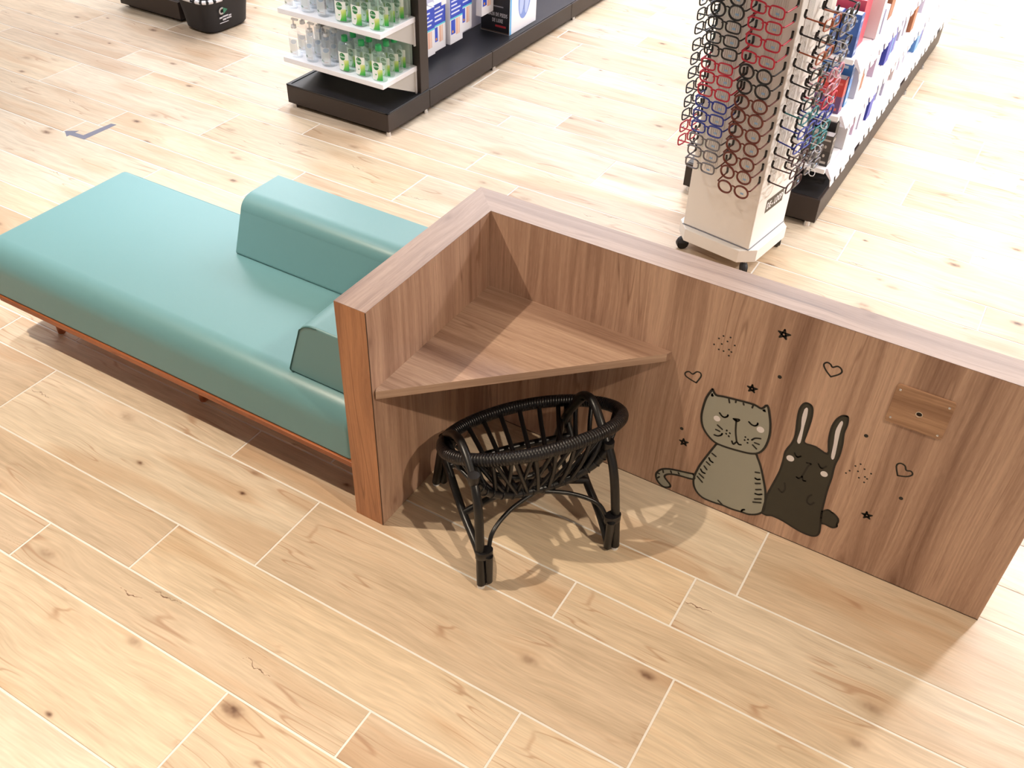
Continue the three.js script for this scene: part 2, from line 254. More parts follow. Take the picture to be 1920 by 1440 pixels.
// ---------------------------------------------------------------- walnut counter: two panels, corner shelf, drawings, cover plate
const PZ = -2.13;
{
  const c = thing('play_counter', 'walnut laminate play counter with corner shelf and cat and rabbit drawing', 'counter', [0, 0, 0]);
  const S = [1.6, 1.76];
  // the side panel and the long panel meet in a mitre at the outer corner
  mesh('side_panel', uvm(box(-1.38, -1.28, 0.001, 0.7995, -2.13, -1.525, 0.0012), 1, ...S, 0.1, 0.23), M.walnut, c);
  mesh('long_panel', uvm(box(-1.38, 0.358, 0.001, 0.7995, -2.235, PZ, 0.0012), 1, ...S, 0.35, 0.6), M.walnut, c);
  const t1 = [[-1.38, 1.525], [-1.28, 1.525], [-1.28, 2.13], [-1.38, 2.235]], t2 = [[-1.28, 2.13], [0.358, 2.13], [0.358, 2.235], [-1.38, 2.235]];
  const cap = (poly) => { const g = prism(poly, 0.0012); g.rotateX(-Math.PI / 2); g.translate(0, 0.7992, 0); return g; };
  mesh('top_edge', uvm(cap(t1), 2, ...S, 0.4, 0.1), M.walnutTopDimmed, c);
  mesh('top_edge', uvm(cap(t2), 0, ...S, 0.2, 0.77), M.walnutTopDimmed, c);
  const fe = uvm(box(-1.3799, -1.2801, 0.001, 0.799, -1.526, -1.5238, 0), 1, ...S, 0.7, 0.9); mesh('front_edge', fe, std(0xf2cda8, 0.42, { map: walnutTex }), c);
  mesh('edge_joint', [box(-1.2808, -1.2796, 0.001, 0.799, -1.5262, -1.5234, 0), box(-1.28, 0.358, 0.0, 0.0016, PZ, PZ + 0.001, 0)], M.edgeDark, c);
  const tri = [[-1.28, 2.13], [-1.28, 1.545], [-1.274, 1.533], [-0.672, 2.113], [-0.665, 2.13]];
  const sh = prism(tri.map(([x, y]) => [x, y]).reverse(), 0.026, 0.0008); sh.rotateX(-Math.PI / 2); sh.translate(0, 0.509, 0);
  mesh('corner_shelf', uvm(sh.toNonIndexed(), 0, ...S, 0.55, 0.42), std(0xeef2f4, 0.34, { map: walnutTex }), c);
  // access plate with a finger hole and four screws
  const ps = new THREE.Shape(); const px0 = -0.063, px1 = 0.081, py0 = 0.568, py1 = 0.692, pr = 0.008;
  ps.moveTo(px0 + pr, py0); ps.lineTo(px1 - pr, py0); ps.quadraticCurveTo(px1, py0, px1, py0 + pr); ps.lineTo(px1, py1 - pr); ps.quadraticCurveTo(px1, py1, px1 - pr, py1); ps.lineTo(px0 + pr, py1); ps.quadraticCurveTo(px0, py1, px0, py1 - pr); ps.lineTo(px0, py0 + pr); ps.quadraticCurveTo(px0, py0, px0 + pr, py0);
  const hole = new THREE.Path(); hole.absarc(0.01, 0.622, 0.0078, 0, Math.PI * 2); ps.holes.push(hole);
  const pg = new THREE.ExtrudeGeometry(ps, { depth: 0.0035, bevelEnabled: true, bevelSize: 0.0006, bevelThickness: 0.0006, bevelSegments: 1, curveSegments: 12 }); pg.translate(0, 0, PZ);
  const plate = mesh('cover_plate', uvm(pg, 0, ...S, 0.9, 0.31), std(0xf4ead8, 0.42, { map: walnutTex }), c); plate.userData.label = 'removable walnut cover plate with a round hole and four screws';
  mesh('finger_hole', discGeo(0.01, 0.622, 0.0082, PZ + 0.0003), M.black, plate);
  const hr = new THREE.TorusGeometry(0.008, 0.0009, 6, 24); hr.translate(0.01, 0.622, PZ + 0.0042); mesh('hole_rim', hr, std(0xd9cbb8, 0.5), plate);
  for (const [x, y] of [[-0.053, 0.676], [0.07, 0.672], [-0.052, 0.583], [0.069, 0.578]]) { const g = new THREE.SphereGeometry(0.0036, 10, 6, 0, Math.PI * 2, 0, Math.PI / 2); g.rotateX(Math.PI / 2); g.scale(1, 1, 0.5); g.translate(x, y, PZ + 0.004); mesh('screw', g, M.chrome, plate); }
  // drawings
  const z1 = PZ + 0.0003, z2 = z1 + 0.0005, z3 = z2 + 0.0003, lw = 0.0068, dl = 0.0056;
  const head = smooth(pts2(decal.catHead), true, 3), body = smooth(pts2(decal.catBody), true, 3), tail = smooth(pts2(decal.catTail), true, 3);
  const cat = mesh('cat_drawing', [fillGeo(tail, z1), fillGeo(body, z1 + 0.00012), fillGeo(head, z1 + 0.00024)], M.catGrey, c); cat.userData.label = 'grey sleeping cat drawing with striped tail';
  const headFill = [fillGeo(head, z2 + 0.0002)];
  mesh('outline', [...strokeGeo(tail, lw, z2, true), ...strokeGeo(body, lw, z2 + 0.00008, true)], M.ink, cat);
  mesh('face', headFill, M.catGrey, cat);
  mesh('face_lines', [...strokeGeo(head, lw, z3 + 0.0004, true), ...decal.catLines.flatMap((a) => strokeGeo(a.length > 4 ? smooth(pts2(a), false, 3) : pts2(a), dl, z3 + 0.0004))], M.ink, cat);
  for (const a of decal.catCheeks) mesh('cheek', discGeo(a[0] / 1000, a[1] / 1000, Math.hypot(a[2] - a[0], a[3] - a[1]) / 1000, z3 + 0.00045), M.decalWhite, cat);
  const rab = smooth(pts2(decal.rabbit), true, 3), rt = smooth(pts2(decal.rabbitTail), true, 3);
  const rabbit = mesh('rabbit_drawing', [fillGeo(rt, z1), fillGeo(rab, z1 + 0.0001)], M.rabbitInk, c); rabbit.userData.label = 'dark sleeping rabbit drawing with white inner ears';
  mesh('outline', [...strokeGeo(rt, lw * 0.9, z2, true), ...strokeGeo(rab, lw * 0.9, z2, true), ...decal.rabbitLines.flatMap((a) => strokeGeo(smooth(pts2(a), false, 3), dl, z2))], std(0x201e19, 0.6), rabbit);
  for (const a of decal.rabbitEars) mesh('inner_ear', fillGeo(smooth(pts2(a), true, 3), z2), M.decalWhite, rabbit);
  for (const a of decal.rabbitCheeks) mesh('cheek', discGeo(a[0] / 1000, a[1] / 1000, Math.hypot(a[2] - a[0], a[3] - a[1]) / 1000, z2), M.decalWhite, rabbit);
  for (const a of decal.hearts) mesh('heart_drawing', strokeGeo(smooth(pts2(a), false, 3), 0.0046, z1), M.ink, c);
  for (let k = 0; k < 4; k++) {
    const x = decal.stars[2 * k] / 1000, y = decal.stars[2 * k + 1] / 1000, r = k === 0 ? 0.0155 : 0.0135, P = [];
    for (let i = 0; i <= 5; i++) { const a = Math.PI / 2 + i * 4 * Math.PI / 5 + 0.08 * k; P.push(new THREE.Vector2(x + r * Math.cos(a) * (i === 2 ? 1.15 : 1), y + r * Math.sin(a))); }
    mesh('star_drawing', strokeGeo(P, 0.005, z1), M.ink, c);
    mesh('dot_drawing', discGeo(decal.dots[2 * k] / 1000, decal.dots[2 * k + 1] / 1000, 0.0058, z1), M.ink, c);
  }
  for (const a of decal.clusters) { const g = []; for (let i = 0; i < a.length; i += 2) g.push(discGeo(a[i] / 1000, a[i + 1] / 1000, 0.0028, z1)); mesh('dot_cluster', g, M.ink, c); }
}

// ---------------------------------------------------------------- upholstered bench
{
  const X0 = -3.0, X1 = -1.383, ZB = -2.205, ZF = -1.535, YB = 0.208, YT = 0.402;
  const t = thing('bench', 'teal leather bench with low bolsters on a thin wooden base', 'bench', [0, 0, 0]);
  // profile across the seat (x of the shape = -z), extruded along the bench
  const prof = (zf, zb, yb, yt, rf, rb) => { const s = new THREE.Shape(); s.moveTo(zf, yb + 0.01); s.lineTo(zf, yt - rf); s.bezierCurveTo(zf, yt - rf * 0.4, zf - rf * 0.4, yt, zf - rf, yt); s.lineTo(zb + rb, yt); s.quadraticCurveTo(zb, yt, zb, yt - rb); s.lineTo(zb, yb + 0.01); s.quadraticCurveTo(zb, yb, zb + 0.01, yb); s.lineTo(zf - 0.01, yb); s.quadraticCurveTo(zf, yb, zf, yb + 0.01); return s; };
  const ex = (s, x0, x1, b) => { const g = new THREE.ExtrudeGeometry(s, { depth: x1 - x0 - 2 * b, bevelEnabled: true, bevelSize: b, bevelThickness: b, bevelOffset: -b, bevelSegments: 6, curveSegments: 44 }); g.rotateY(-Math.PI / 2); g.translate(0, 0, 0); g.scale(1, 1, 1); return g; };
  // after rotateY(-90) the shape's x runs along +z and the extrusion along -x
  const seat = ex(prof(ZF, ZB, YB, YT, 0.085, 0.03), X0, X1, 0.02); seat.translate(X1 - 0.02, 0, 0);
  mesh('seat_cushion', uvm(seat, 0, 0.25, 0.25), M.leather, t);
  const frame = prism([[X0 + 0.04, -ZF - 0.004], [X0 + 0.01, -ZF + 0.03], [X0 + 0.01, -ZB - 0.03], [X0 + 0.06, -ZB], [X1, -ZB], [X1, -ZF - 0.004]].reverse(), 0.018, 0.001); frame.rotateX(-Math.PI / 2); frame.translate(0, 0.189, 0);
  mesh('base_board', uvm(frame, 0, 1.6, 1.76), M.bench, t);
  for (const [x, z] of [[-2.87, -1.66], [-2.87, -2.1], [-2.15, -1.66], [-2.15, -2.1], [-1.47, -1.66], [-1.47, -2.1]]) { const g = new THREE.CylinderGeometry(0.021, 0.014, 0.189, 14); g.translate(x, 0.0945, z); mesh('leg', g, M.bench, t); }
  // bolsters: sloping front, rounded top edge
  const bp = (d, h) => { const s = new THREE.Shape(); s.moveTo(0, 0); s.lineTo(0, h); s.lineTo(d - 0.125, h); s.quadraticCurveTo(d - 0.068, h, d - 0.056, h - 0.045); s.lineTo(d - 0.004, 0.012); s.quadraticCurveTo(d, 0, d - 0.012, 0); s.lineTo(0, 0); return s; };
  const b1 = ex(bp(0.255, 0.19), -2.22, X1, 0.006); b1.translate(X1 - 0.006, YT, -2.235);
  const back = mesh('back_bolster', uvm(b1, 0, 0.25, 0.25), M.leather, t);
  const b2 = new THREE.ExtrudeGeometry(bp(0.265, 0.205), { depth: 0.385, bevelEnabled: true, bevelSize: 0.006, bevelThickness: 0.006, bevelOffset: -0.006, bevelSegments: 4, curveSegments: 36 });
  b2.scale(-1, 1, 1); { const ix = b2.index; const p = b2.attributes.position; for (const k of ['position', 'normal', 'uv']) { const a = b2.attributes[k], n = a.itemSize, ar = a.array; for (let i = 0; i < a.count; i += 3) for (let q = 0; q < n; q++) { const tmp = ar[(i + 1) * n + q]; ar[(i + 1) * n + q] = ar[(i + 2) * n + q]; ar[(i + 2) * n + q] = tmp; } } }
  b2.translate(X1 - 0.001, YT, -1.986);
  const side = mesh('side_bolster', uvm(b2, 2, 0.25, 0.25), M.leather, t);
  const edge = bp(0.265, 0.205).getPoints(10).filter((p, i) => p.x > 0.001).map((p) => [X1 - 0.001 - p.x + 0.003, YT + p.y - (p.y > 0.18 ? 0.002 : -0.002), -1.5945]);
  mesh('piping', tube(edge, 0.0016, 60, 6), M.piping, side);
}

// ---------------------------------------------------------------- rattan chair (local x to its right-hand side seen from behind, z backwards)
{
  const t = thing('rattan_chair', 'small black rattan chair tucked under the corner shelf', 'chair', [-0.939, 0, -1.787], Math.asin(0.782));
  const legMat = M.rattan;
  for (const s of [-1, 1]) {
    mesh('arch_frame', tube([[.213, 0.012, .215], [.21, .15, .193], [.205, .3, .15], [.2, s < 0 ? .352 : .375, .08], [.2, s < 0 ? .374 : .416, 0], [.2, s < 0 ? .348 : .385, -.062], [.205, .28, -.13], [.213, 0.012, -.215]].map(([x, y, z]) => [s * x, y, z]), 0.0135, 60, 10), legMat, t);
    mesh('front_leg', tube([[.2, s < 0 ? .345 : .382, -.06], [.187, .28, -.115], [.187, .15, -.17], [.19, .012, -.212]].map(([x, y, z]) => [s * x, y, z]), 0.0135, 30, 10), legMat, t);
    mesh('side_brace', tube([[.193, 0.012, .216], [.196, .09, .13], [.2, .12, 0.02], [.203, .16, -.1], [.206, .2, -.165]].map(([x, y, z]) => [s * x, y + (z < .2 && z > 0 ? -0.02 : 0), z]), 0.0125, 30, 10), legMat, t);
    mesh('curved_brace', tube([[.186, .12, .195], [.165, .165, .17], [.1, .19, .13], [.0, .205, .095]].map(([x, y, z]) => [s * x, y, z]), 0.0068, 24, 8), legMat, t);
    for (const w of [.215, -.215]) { const b = new THREE.CylinderGeometry(0.0262, 0.0262, 0.026, 16); b.scale(1, 1, 0.66); b.translate(s * (w > 0 ? 0.2 : 0.21), w > 0 ? 0.125 : 0.1, w > 0 ? 0.2 : -0.195); if (w > 0) mesh('leg_binding', b, M.rattanWrap, t); const gl = new THREE.CylinderGeometry(0.011, 0.011, 0.012, 12); gl.translate(s * .213, 0.006, w); mesh('foot_glide', gl, M.glide, t); }
    const g2 = new THREE.CylinderGeometry(0.0125, 0.0125, 0.11, 12); g2.translate(s * .19, 0.067, .212); mesh('leg_stub', g2, legMat, t);
    for (const [y, z] of [[.345, .118], [.25, -.15]]) { const b = new THREE.CylinderGeometry(0.0165, 0.0165, 0.03, 12); b.translate(s * .203, y, z); mesh('leg_binding', b, M.rattanWrap, t); }
  }
  mesh('stretcher', tube([[-.2, .105, .02], [-.1, .13, .01], [0, .14, 0], [.1, .13, .01], [.2, .105, .02]], 0.011, 24, 8), legMat, t);
  mesh('stretcher', tube([[-.2, .17, -.12], [0, .18, -.12], [.2, .17, -.12]], 0.011, 16, 8), legMat, t);
  const rim = []; for (let k = 0; k < 20; k++) { const a = k / 20 * Math.PI * 2, c = Math.cos(a), s = Math.sin(a); rim.push([0.03 + (c > 0 ? 0.272 : 0.265) * c, 0.322 + 0.075 * s + 0.012 * c, -0.045 + 0.177 * s + (c > 0 ? 0.02 * c * c : 0)]); }
  const rg = tube(rim, 0.0195, 120, 12, true); { const uv = rg.attributes.uv; for (let i = 0; i < uv.count; i++) uv.setXY(i, uv.getY(i), uv.getX(i) * 170); } mesh('rim', rg, M.rattanWrap, t);
  const rimAt = (a) => { const c = Math.cos(a), s = Math.sin(a); return [0.03 + (c > 0 ? 0.272 : 0.265) * c, 0.322 + 0.075 * s + 0.012 * c, -0.045 + 0.177 * s]; };
  const low = [[-.2, .33, .125], [-.16, .27, .112], [-.08, .222, .1], [0, .21, .095], [.08, .222, .1], [.16, .27, .112], [.2, .33, .125]];
  mesh('lower_rail', tube(low, 0.0125, 50, 10), M.rattan, t);
  const lc = new THREE.CatmullRomCurve3(low.map((p) => new THREE.Vector3(...p)));
  for (let k = 1; k < 15; k++) { const p = lc.getPoint(k / 15); const b = new THREE.TorusGeometry(0.0132, 0.0022, 6, 14); b.rotateY(Math.PI / 2); b.rotateZ(Math.atan2(lc.getTangent(k / 15).y, lc.getTangent(k / 15).x)); b.translate(p.x, p.y, p.z); mesh('cane_wrap', b, M.rattan, t); }
  for (let k = 0; k < 10; k++) {                                   // seat slats hang from the front of the rim to the lower rail
    const f = (k + 0.5) / 10, a = Math.PI * (1.12 + 0.76 * f), q = rimAt(a), l = lc.getPoint(0.12 + 0.76 * f);
    mesh('seat_slat', tube([q, [mix(q[0], l.x, .35), 0.222 + 0.06 * Math.abs(f - .5), mix(q[2], l.z, .3)], [mix(q[0], l.x, .7), 0.19 + 0.09 * Math.abs(f - .5), mix(q[2], l.z, .68)], [l.x, l.y, l.z]], 0.0075, 20, 7), M.rattan, t);
  }
  for (let k = 0; k < 13; k++) for (const d of [-1, 1]) {          // crossing back spokes between lower rail and rim
    const f = (k + 0.5) / 13, l = lc.getPoint(0.06 + 0.88 * f), a = Math.PI * (0.98 - 0.96 * cl(f + d * 0.075)), q = rimAt(a);
    mesh('back_spoke', tube([[l.x, l.y, l.z - 0.004 * d], [(l.x + q[0]) / 2, (l.y + q[1]) / 2, (l.z + q[2]) / 2 + 0.008 - 0.005 * d], [q[0], q[1], q[2]]], 0.0068, 10, 6), M.rattan, t);
  }
  mesh('seat_hoop', tube([[-.17, .235, -.13], [-.1, .2, -.02], [0, .19, 0.02], [.1, .2, -.02], [.17, .235, -.13]], 0.009, 30, 8), M.rattan, t);
}

// ---------------------------------------------------------------- left gondola with its bottle end
const spots = { L: [] };
{
  const g = thing('shelf_gondola', 'dark brown display gondola with white bottle shelves at its end', 'shelf unit', [0, 0, 0]);
  const seams = [-3.655, -4.03, -4.67, -5.65, -6.65, -7.65];
  for (let k = 0; k + 1 < seams.length; k++) mesh('base_panel', box(-3.475, -2.812, 0.022, 0.118, seams[k + 1] + 0.0015, seams[k] - 0.0015, 0.003), M.gondola, g);
  // raised lip round the deck of the end unit
  mesh('deck', [box(-3.465, -2.822, 0.118, 0.1215, -4.02, -3.665, 0.001)], M.gondolaTop, g);
  mesh('deck', [box(-3.10, -2.822, 0.118, 0.1215, -7.64, -4.04, 0.001)], M.gondolaTop, g);
  mesh('deck_lip', [box(-3.475, -3.455, 0.118, 0.1255, -4.03, -3.655, 0.002), box(-3.475, -2.812, 0.118, 0.1255, -3.672, -3.655, 0.002), box(-2.83, -2.812, 0.118, 0.1255, -4.03, -3.655, 0.002)], M.gondolaTop, g);
  mesh('plinth', box(-3.45, -2.84, 0.002, 0.022, -7.6, -3.69, 0.001), M.recess, g);
  for (const [x, z] of [[-2.835, -3.68], [-2.835, -4.0], [-3.45, -3.68], [-2.835, -4.7], [-2.835, -5.7]]) { const f = new THREE.CylinderGeometry(0.011, 0.014, 0.022, 12); f.translate(x + 0.012, 0.011, z + (z > -3.7 ? 0.012 : 0)); mesh('levelling_foot', f, M.chrome, g); }
  mesh('end_post', box(-2.858, -2.815, 0.1255, 2.0, -4.03, -3.955, 0.003), M.gondola, g);
  mesh('end_post', box(-3.475, -3.432, 0.1255, 2.0, -4.03, -3.955, 0.003), M.gondola, g);
  mesh('end_panel', box(-3.432, -2.858, 0.1255, 2.0, -3.985, -3.962, 0.001), std(0xe9ebe6, 0.5), g);
  mesh('post_shadow_gap', box(-2.862, -2.8575, 0.1255, 2.0, -3.962, -3.9545, 0), M.recess, g);
  for (const y of [0.243, 0.494, 0.745]) {
    mesh('end_shelf', box(-3.475, -2.835, y, y + 0.027, -3.955, -3.66, 0.003), M.white, g);
    for (const x of [-3.462, -2.84]) { const b = prism([[3.7, y], [3.955, y], [3.955, y - 0.118], [3.935, y - 0.11]], 0.004); b.rotateY(Math.PI / 2); b.translate(x - 0.004, 0, 0); mesh('shelf_bracket', b, M.bracketShaded, g); const r = box(x - 0.006, x + 0.002, y - 0.122, y, -3.957, -3.944, 0.001); mesh('bracket_rib', r, M.white, g); }
  }
  mesh('spine_panel', box(-3.16, -3.105, 0.1215, 2.0, -7.64, -4.03, 0.001), M.lilac, g);
  mesh('spine_seam', box(-3.1049, -3.1035, 0.1215, 2.0, -4.357, -4.352, 0), M.black, g);
}
// bottles
{
  const lab = canvasTex(256, 384, (c, w, h) => {
    c.fillStyle = '#f4f8f2'; c.fillRect(0, 0, w, h);
    const gr = c.createLinearGradient(90, 150, 240, 380); gr.addColorStop(0, 'rgba(230,240,150,0)'); gr.addColorStop(0.4, 'rgba(205,225,110,.95)'); gr.addColorStop(0.75, '#5cc04e'); gr.addColorStop(1, '#1da04a'); c.fillStyle = gr; c.beginPath(); c.moveTo(130, 150); c.lineTo(256, 150); c.lineTo(256, 384); c.lineTo(120, 384); c.quadraticCurveTo(190, 270, 130, 150); c.fill();
    c.fillStyle = '#3fae56'; c.beginPath(); c.moveTo(86, 250); c.lineTo(112, 262); c.lineTo(140, 246); c.lineTo(122, 280); c.lineTo(98, 282); c.fill();
    c.fillStyle = '#167a3c'; c.beginPath(); c.ellipse(120, 92, 66, 78, 0, 0, 7); c.fill(); c.fillStyle = '#d9efe0'; c.fillRect(56, 82, 128, 34); c.fillStyle = '#167a3c'; c.font = 'bold 36px sans-serif'; c.textAlign = 'center'; c.fillText('Dettol', 120, 112);
    c.fillStyle = '#e9f5ea'; c.beginPath(); c.moveTo(98, 36); c.lineTo(110, 64); c.lineTo(90, 58); c.fill();
  });
  const lab2 = canvasTex(256, 384, (c, w, h) => {
    c.fillStyle = '#dfe6ea'; c.fillRect(0, 0, w, h); c.fillStyle = '#a9bfd6'; c.beginPath(); c.ellipse(170, 60, 78, 52, -0.3, 0, 7); c.fill(); c.fillStyle = '#ccd9cf'; for (let k = 0; k < 7; k++) c.fillRect(40, 130 + k * 24, 170, 9);
    c.fillStyle = '#2d7a44'; for (const a of [-2.6, -2.0, -1.4, -0.8, -0.2]) { c.beginPath(); c.ellipse(60 + 26 * Math.cos(a), 340 + 26 * Math.sin(a), 28, 8, a, 0, 7); c.fill(); } c.fillStyle = '#c9a08a'; c.fillRect(110, 336, 100, 8);
  });
  const L = (a) => a.map((p) => new THREE.Vector2(...p));
  const cap = thing('sanitizer_bottle', '', 'bottle', [0, 0, 0], 0, 'green capped sanitizer bottles on the white end shelves');
  const bg = new THREE.LatheGeometry(L([[0.0001, 0], [.038, 0.0005], [.043, .006], [.0435, .112], [.0415, .127], [.035, .139], [.025, .147], [.0135, .150], [.0135, .153]]), 28); bg.scale(1, 1, 0.6); mesh('body', bg, M.clear, cap);
  const cg = new THREE.LatheGeometry(L([[0.0001, .18], [.0135, .18], [.015, .178], [.0165, .152], [.0001, .152]]), 20); mesh('cap', cg, M.greenCap, cap);
  const lg = new THREE.CylinderGeometry(.0442, .0442, .092, 16, 1, true, -0.78, 1.56); lg.scale(1, 1, 0.6); lg.translate(0, .055, 0); mesh('label', lg, std(0xffffff, 0.4, { map: lab }), cap);
  const pump = thing('sanitizer_bottle', '', 'bottle', [0, 0, 0], 0, 'clear pump bottles on the white end shelves');
  const pb = new THREE.LatheGeometry(L([[0.0001, 0], [.032, 0.0005], [.036, .005], [.036, .118], [.033, .129], [.018, .138], [.012, .142], [.012, .15]]), 28); pb.scale(1, 1, 0.72); mesh('body', pb, M.clearGlass, pump);
  mesh('pump', [new THREE.LatheGeometry(L([[0.0001, .166], [.013, .166], [.014, .15], [.0001, .15]]), 16), rod([0, .16, 0], [0, .196, 0], .004, 8), box(-.008, .03, .19, .2, -.007, .007, .002)], phys(0xf4f6f8, 0.25, { transmission: 0.5, thickness: 0 }), pump);
  const l2 = new THREE.CylinderGeometry(.0364, .0364, .085, 16, 1, true, -0.8, 1.6); l2.scale(1, 1, 0.72); l2.translate(0, .058, 0); mesh('label', l2, std(0xffffff, 0.4, { map: lab2, transparent: true, opacity: 0.62 }), pump);
  let fa = 0, fb = 0; const cols = ['first', 'second', 'third'], ranks = ['front rank', 'second rank', 'third rank', 'rear rank'];
  [0.2702, 0.5212].forEach((y, s) => {
    for (let r = 0; r < 4; r++) for (let k = 0; k < 6; k++) {
      const x = -3.415 + k * 0.104 + (k > 2 ? 0.012 : 0) + rr(-.003, .003), z = -3.702 - r * 0.066 + rr(-.003, .003), green = k > 2, src = green ? cap : pump;
      const lbl = (green ? 'green capped' : 'clear pump') + ' sanitizer bottle, ' + ranks[r] + ' of the ' + (s ? 'upper' : 'lower') + ' shelf, ' + cols[k % 3] + (green ? ' green one' : ' clear one') + ' from left';
      const first = green ? !fa++ : !fb++;
      if (first) { src.position.set(x, y, z); src.userData.label = lbl; } else copy(src, 'sanitizer_bottle', lbl, [x, y, z], rr(-.12, .12));
    }
  });
}
// packs hanging on the aisle side of the left gondola
{
  const packTex = (v) => canvasTex(128, 256, (c, w, h) => {
    c.fillStyle = '#f6f3f4'; c.fillRect(0, 0, w, h); c.fillStyle = '#1f46c4'; c.fillRect(0, 0, w, 112); c.fillStyle = '#5fd0e0'; c.fillRect(0, 112, w, 9); c.fillStyle = '#dfe6fb'; for (let k = 0; k < 4; k++) c.fillRect(12, 18 + k * 22, 60 + 12 * ((k * 7 + v) % 4), 9);
    c.fillStyle = '#2a50cc'; c.fillRect(8, 124, v % 2 ? 44 : 34, 80); c.fillStyle = '#e9b79c'; c.fillRect(58, 124, 40, 90); c.fillStyle = '#f3d2bf'; c.fillRect(76, 124, 18, 90); c.fillStyle = '#f0a23c'; c.beginPath(); c.arc(26, 190, 8, 0, 7); c.fill();
  });
  const tx = [packTex(0), packTex(1)], side = std(0xf3f1f5, 0.4), where = ['nearest the end post', 'second from the end post', 'third from the end post', 'fourth from the end post', 'fifth from the end post', 'sixth from the end post'];
  [[-4.13, .155, .15, -3.02], [-4.30, .165, .13, -3.02], [-4.44, .16, .12, -3.04], [-4.58, .165, .13, -3.02], [-4.72, .185, .11, -3.04], [-4.86, .25, .13, -2.985]].forEach(([z, y, w, x], k) => {
    const t = thing('foot_care_pack', 'blue and white foot care pack hanging on the panel, ' + where[k], 'pack', [x, y, z], 0, 'blue and white packs hanging on the left gondola');
    mesh('pack_box', box(-.02, .02, 0, .26, -w / 2, w / 2, .002), side, t);
    const f = new THREE.PlaneGeometry(w - .004, .256); f.rotateY(Math.PI / 2); f.translate(.0204, .13, 0); mesh('front_print', f, std(0xffffff, 0.35, { map: tx[k % 2] }), t);
    mesh('hook', rod([-.085, .28, 0], [.05, .28, 0], .003, 6), M.chrome, t);
    mesh('hang_tab', box(-.004, -.002, .255, .295, -.02, .02, .0005), side, t);
    if (k % 2 === 0) mesh('price_tag', box(.048, .052, .255, .3, -.022, .022, .001), M.white, t);
  });
  const t = thing('foot_spa_box', 'white and black box with a blue foot spa picture on the gondola deck', 'box', [-2.955, .1217, -5.09]);
  mesh('carton', box(-.1, .1, 0, .36, -.16, .16, .0015), std(0xf4f3f8, 0.35), t);
  const sp = canvasTex(256, 288, (c, w, h) => {
    c.fillStyle = '#1f1c20'; c.fillRect(0, 0, w, h); c.fillStyle = '#3a3337'; c.fillRect(60, 20, 150, 90); c.textAlign = 'center'; c.fillStyle = '#cfcdd2'; c.font = 'bold 25px sans-serif'; c.fillText('BAIN DE PIEDS', 150, 210); c.fillText('DE LUXE', 150, 238); c.fillStyle = '#b8343c'; c.fillRect(130, 250, 96, 10); c.fillStyle = '#8c8a90'; c.fillRect(90, 160, 110, 6); c.fillStyle = '#6e5a4c'; c.fillRect(0, 282, w, 6);
  });
  const sg = new THREE.PlaneGeometry(.196, .356); sg.translate(0, .18, .1604); mesh('side_print', sg, std(0xffffff, 0.4, { map: sp }), t);
  const fp = canvasTex(256, 288, (c, w, h) => {
    c.fillStyle = '#f8f7fb'; c.fillRect(0, 0, w, h); c.fillStyle = '#5fb4ee'; c.fillRect(0, 0, 14, h); c.save(); c.translate(140, 130); c.rotate(0.15); c.fillStyle = '#7f9be0'; c.beginPath(); c.ellipse(0, 0, 62, 112, 0, 0, 7); c.fill(); c.fillStyle = '#b9cbf4'; c.beginPath(); c.ellipse(-24, 6, 22, 84, 0, 0, 7); c.ellipse(26, 6, 22, 84, 0, 0, 7); c.fill(); c.fillStyle = '#6f86c8'; c.fillRect(-5, -60, 10, 130); c.fillStyle = '#f2f4ff'; c.beginPath(); c.arc(2, -10, 12, 0, 7); c.fill(); c.restore();
  });
  const fg = new THREE.PlaneGeometry(.316, .356); fg.rotateY(Math.PI / 2); fg.translate(.1004, .18, 0); mesh('front_print', fg, std(0xffffff, 0.35, { map: fp }), t);
}

